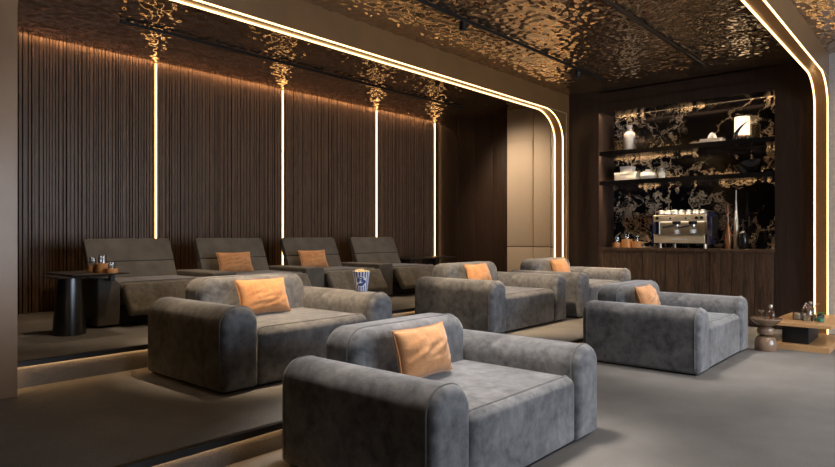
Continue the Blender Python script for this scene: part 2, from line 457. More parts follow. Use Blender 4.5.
for x, l in list(zip(STRIPS, LAB))[1:]:
    t = tag(MB().box(x - 0.009, x + 0.009, YR - 0.050, YR, T2, CE - 0.005).build('led_strip', 'led'), 'vertical warm light strip on the slatted wall ' + l, 'light strip', 'vertical strips on the slatted wall')
    for sx in (-1, 1):
        a0, a1 = sorted((x + sx * 0.0095, x + sx * 0.024))
        MB().box(a0, a1, YR - 0.040, YR, T2, CE).build('channel', 'brass', t)
tag(MB().box(XL, 9.25, 2.957, 2.968, T1 - 0.034, T1 - 0.028).build('step_light', 'led_soft'), 'warm light line under the nosing of the lower step, next to the carpeted main floor', 'light strip')
tag(MB().box(XL, 9.6, 4.977, 4.988, T2 - 0.034, T2 - 0.028).build('step_light', 'led_soft'), 'warm light line under the nosing of the upper step, in front of the recliners', 'light strip')
tag(MB().box(1.0, XE, 7.925, 7.935, CE + 0.07, CE + 0.09).build('cove_light', 'led_cove'), 'concealed warm cove light washing the top of the slatted wall', 'light strip')

# ------------------------------------------------------------------ ceiling tracks
SPOTCOL = (1.0, 0.74, 0.48)
def track(y, x0, x1, heads, label, energy, aims, mat='black'):
    t = thing('ceiling_track', label, 'track light', ((x0 + x1) / 2, y, CE - 0.012))
    cx = (x0 + x1) / 2
    MB().box(x0 - cx, x1 - cx, -0.013, 0.013, -0.034, 0.0, 0.003).build('rail', mat, t)
    for x in heads:
        h = MB().lathe([(0.0, 0.0), (0.038, 0.0), (0.038, -0.085), (0.030, -0.09), (0.0, -0.09)], 20, (x - cx, 0, -0.045)).build('spot_head', 'black', t)
        MB().lathe([(0.0, 0.0), (0.026, 0.0), (0.026, -0.004), (0.0, -0.004)], 16, (x - cx, 0, -0.136)).build('lens', 'gunmetal', h)
    for (x, tx, ty, tz, e, size) in aims:
        l = lamp('spot_beam', 'SPOT', (x, y, CE - 0.175), e * energy, SPOTCOL, spot_size=size, spot_blend=0.8, shadow_soft_size=0.32 if SPOTCOL[1] > 0.8 else 0.10)
        l.rotation_euler = (Vector((tx, ty, tz)) - Vector((x, y, CE - 0.175))).to_track_quat('-Z', 'Y').to_euler()
R = math.radians
track(6.58, 2.85, 8.84, (), 'long black ceiling track over the raised row of recliners', 1.0,
      [(3.1, 3.1, 6.25, 0.7, 100, R(62)), (4.4, 4.4, 6.25, 0.7, 85, R(60)), (5.7, 5.7, 6.25, 0.7, 85, R(60)), (7.0, 7.0, 6.25, 0.7, 100, R(60)), (8.0, 9.65, 5.6, 1.3, 230, R(90))])  # last beam is fill, added to brighten the pale stone panels
track(3.845, 2.2, 8.45, (5.143, 7.713), 'black ceiling track carrying two small spot heads, beside the left arch', 1.0,
      [(3.1, 3.2, 4.28, 0.7, 820, R(46)), (2.4, 1.9, 3.9, 0.16, 25, R(100)), (3.1, 2.75, 6.2, 0.6, 100, R(48)), (5.4, 4.6, 6.2, 0.6, 100, R(48)), (7.3, 6.6, 6.2, 0.6, 100, R(48)), (5.143, 6.3, 4.1, 0.6, 800, R(46)), (7.713, 8.2, 4.1, 0.6, 620, R(44))])  # wide platform beam and the three recliner beams are added fill
SPOTCOL = (1.0, 0.90, 0.80)
track(2.506, 2.2, 8.675, (), 'thin ceiling track without spot heads, nearest the right arch', 1.0,
      [(2.9, 2.9, 2.2, 0.4, 760, R(46)), (6.4, 6.5, 2.0, 0.4, 420, R(54)), (8.3, 9.35, 3.08, 1.5, 70, R(26))], 'gunmetal')  # last beam is added to brighten the coffee machine
track(-0.6, 1.0, 8.6, (), 'added unseen ceiling track outside the right arch, fill light over the open carpet', 1.0,
      [(3.4, 4.2, 0.4, 0.0, 130, R(100)), (5.6, 6.0, 0.6, 0.0, 190, R(110)), (7.6, 7.2, 0.4, 0.0, 110, R(90))], 'gunmetal')  # unseen track with broad beams, added to lift the main floor

# ------------------------------------------------------------------ sofas
SW, SD, AW = 1.67, 1.12, 0.287   # width, depth, arm width
def seam_pts(prof, y, off, lo):
    pr = prof(-off) if off else prof(0)
    out = [(x, y, z) for x, z in pr if z > lo]
    k = min(range(len(out)), key=lambda i: (out[i][2], out[i][0]))
    n = len(pr); start = next(i for i in range(n) if pr[i][1] <= lo and pr[(i + 1) % n][1] > lo)
    seq = []
    i = (start + 1) % n
    while pr[i][1] > lo: seq.append((pr[i][0], y, pr[i][1])); i = (i + 1) % n
    x0, x1 = seq[0][0], seq[-1][0]
    return [(x0, y, lo)] + seq + [(x1, y, lo)]
def make_sofa():
    t = empty('lounge_sofa', (0, 0, 0))          # origin: front left corner at floor, front towards -Y
    w = SW / 2
    MB().box(-w + 0.04, w - 0.04, 0.05, SD - 0.05, 0, 0.018).build('plinth', 'black', t)
    for sx in (-1, 1):
        x0, x1 = (-w, -w + AW) if sx < 0 else (w - AW, w)
        p = rrect(x0, x1, 0.014, 0.585, (0.03, 0.03, 0.125, 0.125), 9)
        a = MB().slab(p, 0.0, SD, 0.05, 6).build('armrest', 'velvet', t)
        MB().tube(seam_pts(p, 0.052, 0.0005, 0.06), 0.0065, 8).build('seam', 'velvet_seam', a); MB().tube(seam_pts(p, SD - 0.055, -0.001, 0.06), 0.005, 8).build('seam', 'velvet_seam', a)
    p = rrect(-w + AW + 0.006, w - AW - 0.006, 0.014, 0.42, (0.03, 0.03, 0.065, 0.065), 7)
    s = MB().slab(p, 0.008, SD - 0.2, 0.055, 6).build('seat', 'velvet', t)
    MB().tube(seam_pts(p, 0.062, 0.0005, 0.06), 0.0065, 8).build('seam', 'velvet_seam', s)
    p = rrect(-w + AW + 0.016, w - AW - 0.022, 0.014, 0.732, (0.03, 0.03, 0.13, 0.13), 9)
    b = MB().slab(p, SD - 0.30, SD - 0.005, 0.07, 6).build('backrest', 'velvet', t)
    MB().tube(seam_pts(p, SD - 0.30 + 0.074, 0.0005, 0.06), 0.0065, 8).build('seam', 'velvet_seam', b)
    return t
SOFAS = ((2.032, 1.685, 0.0, 'low grey velvet lounge sofa on the main floor, closest to the camera'),
         (2.285, 3.70, T1, 'low grey velvet lounge sofa with a striped popcorn bucket on its arm'),
         (5.475, 3.70, T1, 'low grey velvet lounge sofa, middle one of three on the lower platform'),
         (7.365, 3.63, T1, 'low grey velvet lounge sofa last in its row, close to the bar cabinet'),
         (5.70, 1.68, 0.0, 'low grey velvet lounge sofa on the main floor, beside the round taupe side table'))
sofa0 = make_sofa()
for i, (x, y, z, l) in enumerate(SOFAS):
    o = sofa0 if i == 0 else copy_tree(sofa0)
    o.location = (x + SW / 2, y, z); tag(o, l, 'sofa', 'grey velvet lounge sofas')
sofa0.scale = (0.975, 0.98, 0.975)

# ------------------------------------------------------------------ cushions
def make_cushion(w, h, t, seed, name='cushion'):
    N = 26; mb = MB(); vs, fs = [], []
    def pt(u, v, side):
        x = w / 2 * u * (1 - 0.07 * (1 - v * v)); z = h / 2 * v * (1 - 0.07 * (1 - u * u))
        th = (max(0, 1 - abs(u) ** 2.6) * max(0, 1 - abs(v) ** 2.6)) ** 0.55
        wr = noise.noise((u * 2.2 + seed, v * 4.5 - u * 2, seed * 1.7)) * 0.011 + noise.noise((u * 6 + v * 3, v * 9 + seed, 3.1)) * 0.004
        return (x, side * (t / 2 * th) + wr * th * (1 if side < 0 else 0.3) , z + 0.004 * noise.noise((u * 3, v * 3, seed)))
    for side in (-1, 1):
        o = len(vs)
        for j in range(N + 1):
            for i in range(N + 1): vs.append(pt(-1 + 2 * i / N, -1 + 2 * j / N, side))
        for j in range(N):
            for i in range(N): fs.append((o + j * (N + 1) + i, o + j * (N + 1) + i + 1, o + (j + 1) * (N + 1) + i + 1, o + (j + 1) * (N + 1) + i))
    mb.add(vs, fs)
    o = mb.build(name, 'orange')
    bm = bmesh.new(); bm.from_mesh(o.data); bmesh.ops.remove_doubles(bm, verts=bm.verts, dist=0.0012)
    bmesh.ops.recalc_face_normals(bm, faces=bm.faces)
    for e in bm.edges: e.smooth = True
    bm.to_mesh(o.data); bm.free()
    ring = [pt(-1 + 2 * i / 16, -1, 0) for i in range(16)] + [pt(1, -1 + 2 * i / 16, 0) for i in range(16)] + [pt(1 - 2 * i / 16, 1, 0) for i in range(16)] + [pt(-1, 1 - 2 * i / 16, 0) for i in range(16)]
    MB().tube(ring, 0.0045, 6, True).build('piping', 'orange', o)
    return o
def cushion(x, y, z, w, h, tilt, rz, roll, seed, label, t=0.17):
    o = make_cushion(w, h, t, seed)
    o.rotation_euler = (R(-tilt), R(roll), R(rz))
    o.location = (x, y, z + h / 2 * math.cos(R(tilt)) + 0.01)
    tag(o, label, 'cushion', 'orange cushions')
cushion(2.755, 2.345, 0.412, 0.48, 0.295, 14, 3, 0, 1, 'orange velvet cushion leaning on the sofa closest to the camera')
cushion(3.08, 4.385, T1 + 0.42, 0.49, 0.30, 20, 0, 0, 2, 'orange velvet cushion on the sofa that has the popcorn bucket on its arm')
cushion(6.19, 4.385, T1 + 0.42, 0.48, 0.315, 20, 2, 0, 3, 'orange velvet cushion on the middle sofa of the lower platform')
cushion(8.13, 4.315, T1 + 0.42, 0.48, 0.315, 20, 2, 0, 4, 'orange velvet cushion on the platform sofa nearest the bar')
cushion(6.27, 2.355, 0.42, 0.48, 0.315, 20, 4, 0, 5, 'orange velvet cushion on the main floor sofa beside the taupe side table')
cushion(4.29, 6.69, T2 + 0.425, 0.49, 0.255, 20, 2, 0, 6, 'orange velvet cushion on the second recliner from the candle table', 0.11)
cushion(5.52, 6.69, T2 + 0.425, 0.49, 0.255, 20, 2, 0, 7, 'orange velvet cushion on the recliner behind the popcorn bucket', 0.11)

# ------------------------------------------------------------------ recliners
def make_recliner(aw):
    t = empty('recliner', (0, 0, 0))     # origin: floor, x=0 at the left side of the seat, y=0 at the arm front
    W = 0.99 - 0.0
    # arm on the left
    p = rrect(-aw, 0.0, 0.02, 0.475, (0.01, 0.01, 0.10 if aw < 0.25 else 0.03, 0.02), 6)
    MB().slab(p, 0.0, 0.86, 0.015, 4).build('armrest', 'tweed', t)
    MB().box(0.03, W - 0.03, 0.08, 0.84, 0.0, 0.26).build('base', 'black', t)
    p = rrect(0.008, W - 0.008, 0.20, 0.425, (0.03, 0.03, 0.05, 0.05), 5)
    s = MB().slab(p, 0.02, 0.88, 0.05, 5).build('seat', 'suede', t)
    MB().tube(seam_pts(p, 0.055, 0.001, 0.36), 0.005, 6).build('seam', 'velvet_seam', s)
    # footrest flap, kicked out
    p = rrect(0.012, W - 0.012, -0.33, 0.0, (0.04, 0.04, 0.03, 0.03), 5)
    Mx = Matrix.Translation((0, 0.0, 0.405)) @ Matrix.Rotation(R(-33), 4, 'X')
    f = MB().slab(p, -0.045, 0.055, 0.035, 5, Mx).build('footrest', 'suede', t)
    MB().box(0.08, W - 0.08, 0.055, 0.075, -0.31, -0.03, 0, Mx).build('footrest_board', 'black', f)
    # back in two panels leaning backwards
    Mb = Matrix.Translation((0, 0.70, 0.36)) @ Matrix.Rotation(R(-25), 4, 'X')
    bx0, bx1 = 0.01, W - 0.02
    b = MB().slab(rrect(bx0, bx1, 0.0, 0.262, (0.01,) * 4, 4), 0.0, 0.09, 0.010, 4, Mb).build('backrest', 'tweed', t)
    h = MB().slab(rrect(bx0, bx1, 0.264, 0.54, (0.008, 0.008, 0.035, 0.035), 4), -0.008, 0.07, 0.012, 4, Mb).build('headrest', 'tweed', t)
    return t
RL = ('dark tweed recliner beside the table with candle cups', 'dark tweed recliner with an orange cushion, second from the candle table',
      'dark tweed recliner with an orange cushion, behind the popcorn bucket', 'dark tweed recliner without cushion, beside the low console table')
r0 = make_recliner(0.21); r1 = make_recliner(0.30)
for i in range(4):
    o = r0 if i == 0 else (r1 if i == 1 else copy_tree(r1))
    o.location = (2.66 + 1.29 * i, 6.13, T2); tag(o, RL[i], 'recliner', 'tweed recliners along the slatted wall')
# low console past the last recliner
t = thing('console_table', 'thin topped dark console table past the last recliner under the corner light strip', 'table', (8.35, 7.15, T2))
MB().box(-0.55, 0.72, -0.22, 0.22, 0.465, 0.49, 0.004).build('table_top', 'tabletop', t)
for x in (-0.42, 0.25): MB().box(x - 0.055, x + 0.055, -0.16, 0.16, 0.0, 0.465, 0.004).build('leg', 'black', t)

# left side table: two overlapping thin tops on a metal cone and an upright
t = thing('side_table', 'dark side table with cone foot and two overlapping thin tops', 'table', (2.16, 6.02, T2))
MB().lathe([(0.0, 0), (0.135, 0), (0.135, 0.006), (0.095, 0.512), (0.0, 0.512)], 40).build('cone_foot', 'gunmetal', t)
MB().slab(rrect(-0.165, 0.30, 0.512, 0.525, (0.006,) * 4, 2), -0.20, 0.20, 0.006, 2).build('table_top', 'tabletop', t)
u = MB().slab(rrect(-0.06, 0.44, 0.531, 0.544, (0.006,) * 4, 2), -0.23, 0.42, 0.006, 2).build('upper_top', 'tabletop', t)
MB().box(0.36, 0.40, 0.0, 0.05, 0.455, 0.531).build('bracket', 'black', u)
def candle_cup(x, y, z, r, h, gh, label, group):
    t = thing('candle_cup', label, 'candle', (x, y, z), 0, group)
    MB().lathe([(0.0, 0), (r, 0), (r * 1.02, h * 0.5), (r, h), (r * 0.85, h), (r * 0.83, h * 0.8), (0.0, h * 0.8)], 28).build('cup', 'candle', t)
    MB().lathe([(r * 0.62, h * 0.8), (r * 0.62, h + gh), (r * 0.57, h + gh), (r * 0.57, h * 0.8)], 24).build('glass_chimney', 'glass', t)
G = 'candle cups on the dark side table'
candle_cup(2.382, 6.08, T2 + 0.545, 0.043, 0.062, 0.075, 'orange candle cup on the dark side table, the leftmost of its three', G)
candle_cup(2.43, 5.98, T2 + 0.545, 0.058, 0.083, 0.075, 'largest orange candle cup on the dark side table', G)
candle_cup(2.465, 5.864, T2 + 0.545, 0.052, 0.038, 0.055, 'lowest orange candle cup on the dark side table', G)

# ------------------------------------------------------------------ popcorn bucket on the arm of the second sofa
PX, PY, PZ = 3.805, 3.96, T1 + 0.5865
t = thing('popcorn_bucket', 'blue and white striped popcorn bucket standing on a sofa arm', 'bucket', (PX, PY, PZ))
prof = [(0.0, 0), (0.053, 0), (0.054, 0.003), (0.077, 0.170), (0.079, 0.174), (0.075, 0.172), (0.052, 0.006), (0.0, 0.006)]
MB().lathe(prof, 72).build('paper_cup', 'bucket', t)
def on_cone(a, z, d=0.0012):
    r = 0.054 + (z - 0.003) / 0.167 * 0.023 + d
    return (r * math.cos(a), r * math.sin(a), z)
def patch(mb, u0, v0, ru, rv, d, a0=None, n=28):
    a0 = math.atan2(-PY, -PX) + 0.0
    c = on_cone(a0 + u0 / 0.063, v0, d)
    vs = [c]; 
    for k in (0.5, 1.0):
        for i in range(n):
            th = 2 * PI * i / n
            vs.append(on_cone(a0 + (u0 + k * ru * math.cos(th)) / 0.063, v0 + k * rv * math.sin(th), d))
    fs = [(0, 1 + i, 1 + (i + 1) % n) for i in range(n)] + [(1 + i, 1 + n + i, 1 + n + (i + 1) % n, 1 + (i + 1) % n) for i in range(n)]
    mb.add(vs, fs)
mb = MB(); patch(mb, 0, 0.088, 0.048, 0.046, 0.0014); em = mb.build('round_emblem', 'gloss_white', t)
for q in ((-0.006, 0.114, 0.026, 0.015), (0.019, 0.086, 0.021, 0.019), (-0.024, 0.098, 0.012, 0.020), (-0.004, 0.062, 0.028, 0.013)):
    mb = MB(); patch(mb, *q, 0.0026); mb.build('emblem_mark', 'blue', em)
for q in ((-0.005, 0.115, 0.010, 0.005), (0.000, 0.082, 0.012, 0.004)):
    mb = MB(); patch(mb, *q, 0.0034); mb.build('emblem_highlight', 'gloss_white', em)
mb = MB()
for k in range(46):
    a = rnd.uniform(0, 2 * PI); rr = 0.057 * math.sqrt(rnd.random()); z = 0.166 + 0.016 * (1 - (rr / 0.06) ** 2) + rnd.uniform(-0.004, 0.006)
    for q in range(3):
        c = Vector((rr * math.cos(a), rr * math.sin(a), z)) + Vector((rnd.uniform(-1, 1), rnd.uniform(-1, 1), rnd.uniform(-.6, 1))) * 0.006
        r = rnd.uniform(0.006, 0.0095)
        mb.lathe([(0.0, -r), (r * 0.7, -r * 0.7), (r, 0), (r * 0.7, r * 0.7), (0.0, r)], 7, c)
o = mb.build('popcorn', 'popcorn'); o.location = (PX, PY, PZ); tag(o, 'heap of pale popcorn filling the striped bucket', 'popcorn', None, 'stuff')

# ------------------------------------------------------------------ bar cabinet, counter, shelves
t = thing('bar_cabinet', 'dark wooden bar cabinet with vertical boards under the marble niche', 'cabinet', (XB, 3.025, 0))
MB().box(0.03, NX - XB, -1.22, 1.22, 0, NZ0 - 0.045).build('carcass', 'panel', t)
y = -1.22; n = 0
while y < 1.215:
    w = min(rnd.choice((0.10, 0.14, 0.19, 0.24)), 1.222 - y)
    if w > 0.02: MB().box(rnd.choice((0.0, 0.004, 0.010)), 0.035, y + 0.003, y + w - 0.003, 0.03, NZ0 - 0.045, 0.002).build('front_board', 'cabinet', t)
    y += w
tag(MB().box(XB - 0.012, NX, NY0, NY1, NZ0 - 0.045, NZ0, 0.003).build('counter_top', 'cabinet'), 'dark wooden counter top under the coffee machine', 'counter')
for z, l in ((2.485, 'upper dark shelf of the marble niche, carrying the tall white vase'), (2.022, 'lower dark shelf of the marble niche, carrying the white box')):
    sh = MB().box(XB + 0.06, NX - 0.045, NY0 + 0.002, NY1 - 0.002, z - 0.002, z + 0.058).box(XB + 0.02, XB + 0.06, NY0 + 0.002, NY1 - 0.002, z + 0.036, z + 0.058)
    sh.box(XB + 0.02, XB + 0.028, NY0 + 0.002, NY1 - 0.002, z - 0.008, z + 0.036)
    s = tag(sh.build('niche_shelf', 'blackgloss'), l, 'shelf', 'shelves of the marble niche')
    MB().box(NX - 0.044, NX - 0.038, NY0 + 0.02, NY1 - 0.02, z + 0.034, z + 0.05).build('led_line', 'led_shelf', s)
    MB().box(XB + 0.034, XB + 0.054, NY0 + 0.02, NY1 - 0.02, z + 0.028, z + 0.034).build('front_led_line', 'led_front', s)
tag(MB().box(XB + 0.034, XB + 0.054, NY0 + 0.02, NY1 - 0.02, NZ1 + 0.022, NZ1 + 0.03).build('led_strip', 'led_front'), 'slim light line behind the front edge of the niche top', 'light strip')
tag(MB().box(NX - 0.049, NX - 0.042, NY0 + 0.02, NY1 - 0.02, NZ1 + 0.012, NZ1 + 0.027).build('led_strip', 'led_shelf'), 'warm light line at the rear of the niche top', 'light strip')
SH1, SH2, CT = 2.5435, 2.0805, NZ0 + 0.001
XS = 9.55
def lathe_thing(name, label, cat, loc, prof, mat, n=36, group=None, **kw):
    return tag(MB().lathe(prof, n, **kw).build(name, mat, None, loc), label, cat, group)
lathe_thing('vase', 'tall white bottle vase on the upper niche shelf', 'vase', (XS, 3.88, SH1),
            [(0, 0), (0.080, 0), (0.092, 0.02), (0.092, 0.25), (0.082, 0.29), (0.05, 0.325), (0.036, 0.34), (0.036, 0.375), (0.05, 0.40), (0.05, 0.41), (0.034, 0.41), (0.03, 0.33), (0, 0.33)], 'white')
mb = MB()
for k in range(70):
    d = Vector((rnd.gauss(0, 1), rnd.gauss(0, 1), rnd.gauss(0, 1))).normalized()
    e = d * 0.105; mb.tube([d * 0.03, d * 0.07 + Vector((rnd.uniform(-1, 1), rnd.uniform(-1, 1), rnd.uniform(-1, 1))) * 0.012, e], [0.012, 0.010, 0.007], 6)
mb.lathe([(0, -0.07), (0.05, -0.05), (0.07, 0), (0.05, 0.05), (0, 0.07)], 14)
tag(mb.build('coral_ball', 'brownball', None, (XS, 3.68, SH1 + 0.112)), 'dark brown spiky coral ball beside the tall white vase', 'ornament')
def book(x, y, z, w, d, h, label, rz=0, g='pale books stacked on the upper shelf'):
    b = thing('book', label, 'book', (x, y, z), rz, g)
    MB().box(-d / 2, d / 2, -w / 2, w / 2, 0, h * 0.15, 0.001).box(-d / 2, d / 2, -w / 2, w / 2, h * 0.85, h, 0.001).box(-d / 2, -d / 2 + 0.004, -w / 2, w / 2, 0, h).build('cover', 'page', b)
    MB().box(-d / 2 + 0.006, d / 2 - 0.006, -w / 2 + 0.006, w / 2 - 0.006, h * 0.16, h * 0.84).build('pages', 'white', b)
book(XS, 2.67, SH1, 0.38, 0.27, 0.036, 'larger pale book lying flat at the bottom of the stack')
book(XS, 2.65, SH1 + 0.037, 0.30, 0.22, 0.036, 'smaller pale book lying on the larger one under the white ornament', 0.06)
mb = MB()
for k in range(5):
    a = 2 * PI * k / 5
    mb.tube([(0.02 * math.cos(a), 0.05 * math.sin(a), 0.014), (0.035 * math.cos(a), 0.035 * math.sin(a), 0.05), (0.0, 0.015 * math.sin(a + 1), 0.08 + 0.006 * (k % 3))], [0.022, 0.02, 0.014], 10)
tag(mb.build('ornament', 'gloss_white', None, (XS, 2.66, SH1 + 0.0745)), 'small white knotted ornament on top of the pale books', 'ornament')
t = thing('cylinder_lamp', 'glowing white cylinder lamp at the back of the upper niche shelf', 'lamp', (9.66, 2.29, SH1))
MB().lathe([(0, 0.10), (0.098, 0.10), (0.098, 0.36), (0.09, 0.365), (0.0, 0.365)], 40).build('lamp_shade', 'lampshade', t)
MB().lathe([(0, 0), (0.098, 0), (0.098, 0.098), (0.0, 0.098)], 40).build('base', 'candle', t)
lathe_thing('glass_cylinder', 'smoky glass cylinder vase beside the glowing lamp', 'vase', (9.64, 2.12, SH1), [(0.0, 0), (0.066, 0), (0.066, 0.245), (0.060, 0.245), (0.060, 0.01), (0.0, 0.01)], 'cloche')
t = thing('horn_ornament', 'black curved horn ornament on a knobbly base before the lamp', 'ornament', (9.45, 2.22, SH1))
pts, rs = [], []
for i in range(17):
    a = R(190) + R(-105) * i / 16
    pts.append((0, -0.20 * math.cos(a) * -1 - 0.06, 0.06 + 0.0 + 0.21 * (i / 16) ** 1.0 + 0.02)); rs.append(0.024 * (1 - i / 16) + 0.002)
rs = [0.034 * (1 - i / 16) ** 0.8 + 0.003 for i in range(17)]
pts = [(0, 0.11 - 0.17 * (i / 16) ** 2.2, 0.02 + 0.25 * (i / 16)) for i in range(17)]
MB().tube(pts, rs, 10).build('horn', 'blackgloss', t)
mb = MB()
for k in range(9): mb.lathe([(0, -0.022), (0.018, -0.014), (0.024, 0), (0.018, 0.014), (0, 0.022)], 9, (rnd.uniform(-0.03, 0.03), 0.10 - 0.026 * k, 0.024 + 0.012 * (k % 2)))
mb.build('base', 'black', t)
t = thing('storage_box', 'wide white lidded box on the lower niche shelf', 'box', (XS, 3.90, SH2), 0, 'white boxes on the lower shelf')
MB().box(-0.12, 0.12, -0.172, 0.172, 0, 0.095, 0.005).build('body', 'white', t); MB().box(-0.125, 0.125, -0.178, 0.178, 0.0955, 0.134, 0.006).build('lid', 'white', t)
t = thing('storage_box', 'small white box on top of the wide white box', 'box', (XS, 3.905, SH2 + 0.135), 0, 'white boxes on the lower shelf')
MB().box(-0.075, 0.075, -0.092, 0.092, 0, 0.065, 0.004).build('body', 'white', t); MB().box(-0.08, 0.08, -0.097, 0.097, 0.0655, 0.095, 0.005).build('lid', 'white', t)
lathe_thing('vase', 'squat round white vase on the lower niche shelf', 'vase', (XS, 3.585, SH2),
            [(0, 0), (0.07, 0), (0.112, 0.03), (0.126, 0.068), (0.112, 0.108), (0.07, 0.134), (0.042, 0.142), (0.042, 0.162), (0.03, 0.162), (0.03, 0.13), (0, 0.13)], 'gloss_white')
lathe_thing('vase', 'small white bottle with a narrow neck on the lower niche shelf', 'vase', (XS, 3.375, SH2),
            [(0, 0), (0.045, 0), (0.05, 0.01), (0.05, 0.095), (0.036, 0.12), (0.02, 0.132), (0.02, 0.155), (0.03, 0.165), (0.03, 0.174), (0.016, 0.174), (0.014, 0.12), (0, 0.12)], 'gloss_white')
# black wavy bowl
mb = MB(); vs, fs = [], []; N = 48; pr = [(0.0, 0), (0.10, 0), (0.14, 0.05), (0.185, 0.13), (0.195, 0.165), (0.185, 0.16), (0.13, 0.06), (0.0, 0.03)]
for r, z in pr:
    for i in range(N):
        a = 2 * PI * i / N; k = 1 + 0.10 * math.sin(5 * a) * (z / 0.165); zz = z * (1 + 0.22 * math.sin(2 * a + 0.6))
        vs.append((r * k * math.cos(a) * 0.75, r * k * math.sin(a), zz))
for q in range(len(pr) - 1):
    for i in range(N): fs.append((q * N + i, q * N + (i + 1) % N, (q + 1) * N + (i + 1) % N, (q + 1) * N + i))
mb.add(vs, fs)
tag(mb.build('bowl', 'blackgloss', None, (XS, 2.165, SH2)), 'black bowl with a wavy rim on the lower niche shelf', 'bowl')
G = 'candle cups on the bar counter'
candle_cup(9.45, 4.04, CT, 0.072, 0.075, 0.09, 'low orange candle cup on the bar counter, next to the niche side', G)
candle_cup(9.46, 3.88, CT, 0.080, 0.128, 0.09, 'tallest orange candle cup on the bar counter, middle of the three', G)
candle_cup(9.45, 3.72, CT, 0.070, 0.098, 0.09, 'orange candle cup on the bar counter, nearest the coffee machine', G)
lathe_thing('vase', 'tall brown bottle vase with a long thin neck on the counter', 'vase', (9.50, 2.435, CT),
            [(0, 0), (0.036, 0), (0.046, 0.04), (0.052, 0.12), (0.050, 0.18), (0.038, 0.25), (0.020, 0.31), (0.012, 0.38), (0.011, 0.60), (0.015, 0.62), (0.008, 0.62), (0.006, 0.35), (0, 0.35)], 'amber')
lathe_thing('vase', 'slender silver bottle vase, the tallest on the counter', 'vase', (9.53, 2.335, CT),
            [(0, 0), (0.032, 0), (0.036, 0.02), (0.036, 0.22), (0.030, 0.40), (0.014, 0.58), (0.008, 0.70), (0.007, 0.83), (0.004, 0.83), (0.003, 0.6), (0, 0.6)], 'silver')
lathe_thing('vase', 'round black vase with a thin pipe neck on the counter', 'vase', (9.46, 2.232, CT),
            [(0, 0), (0.045, 0), (0.068, 0.05), (0.073, 0.12), (0.068, 0.18), (0.045, 0.235), (0.018, 0.255), (0.008, 0.265), (0.008, 0.42), (0.004, 0.42), (0.003, 0.25), (0, 0.25)], 'blackgloss')

# ------------------------------------------------------------------ coffee machine
t = thing('coffee_machine', 'navy and champagne two group espresso machine on the bar counter', 'coffee machine', (9.32, 3.035, CT))
# local: x into the wall, y along the wall, z up
W2, DP = 0.378, 0.44
for i, (x, y) in enumerate(((0.06, 0.30), (0.06, 0.19), (0.06, -0.26), (0.06, -0.33))):
    MB().lathe([(0, 0), (0.024, 0), (0.024, 0.01), (0.018, 0.015), (0.018, 0.075), (0, 0.075)], 18, (x if i in (0, 3) else x + 0.30, y, 0)).build('foot', 'steel', t)
MB().box(0.0, DP, -W2, W2, 0.07, 0.20, 0.01).build('drip_base', 'navy', t)
d = MB().box(-0.012, 0.012, -W2 + 0.03, W2 - 0.005, 0.075, 0.185, 0.006).build('drip_front', 'champagne', t)
mb = MB()
for k in range(7): mb.box(-0.0145, -0.0115, -0.10 + 0.033 * k, -0.10 + 0.033 * k + 0.018, 0.124, 0.142)
mb.build('lettering', 'gloss_white', d)
MB().box(-0.025, 0.10, -W2 + 0.03, W2 - 0.005, 0.187, 0.207, 0.004).build('drip_tray', 'steel', t)
MB().box(0.15, DP, -W2, W2, 0.20, 0.505, 0.008).build('body', 'navy', t)
MB().box(0.143, 0.152, -W2 + 0.04, W2 - 0.02, 0.207, 0.40).build('splash_panel', 'champagne', t)
for y in (-W2 + 0.06, W2 - 0.05): MB().lathe([(0, 0), (0.011, 0), (0.011, 0.19), (0, 0.19)], 12, (0.10, y, 0.205)).build('steam_wand', 'steel', t)
MB().box(-0.01, 0.30, -W2, W2, 0.40, 0.475, 0.01).build('head', 'navy', t)
MB().box(0.115, 0.135, -W2 + 0.06, W2 - 0.06, 0.388, 0.396).build('added_fill_glow', 'added_fill_glow', t)  # glowing strip added under the head to brighten the splash panel
cp = MB().box(-0.02, 0.01, -W2 + 0.01, W2 - 0.005, 0.392, 0.492, 0.006).build('control_panel', 'champagne', t)
Ry = Matrix.Rotation(R(-90), 4, 'Y')
for y, r in ((W2 - 0.06, 0.024), (-W2 + 0.07, 0.022), (-W2 + 0.14, 0.022)):
    MB().lathe([(0, 0), (r, 0), (r * 0.9, 0.02), (0, 0.022)], 18, mat=Matrix.Translation((-0.02, y, 0.442)) @ Ry).build('knob', 'black', cp)
for y in (0.13, -0.09):
    MB().lathe([(0, 0), (0.012, 0), (0.012, 0.006), (0, 0.006)], 14, mat=Matrix.Translation((-0.02, y, 0.438)) @ Ry).build('button', 'blackgloss', cp)
    mb = MB()
    for k in (-2, -1, 1, 2): mb.box(-0.0225, -0.0195, y + k * 0.028 - 0.008, y + k * 0.028 + 0.008, 0.432, 0.440)
    mb.build('button_row', 'gloss_white', cp)
for y in (0.07, -0.16):
    g = MB().lathe([(0, 0.40), (0.058, 0.40), (0.058, 0.365), (0.046, 0.345), (0.0, 0.345)], 26, (0.07, y, 0)).build('group_head', 'black', t)
    MB().lathe([(0, 0.345), (0.040, 0.345), (0.040, 0.318), (0.014, 0.305), (0.010, 0.285), (0, 0.285)], 22, (0.07, y, 0)).build('portafilter', 'steel', g)
    MB().tube([(0.04, y + 0.03, 0.33), (0.0, y + 0.07, 0.322), (-0.035, y + 0.17, 0.305)], [0.009, 0.013, 0.015], 10).build('handle', 'black', g)
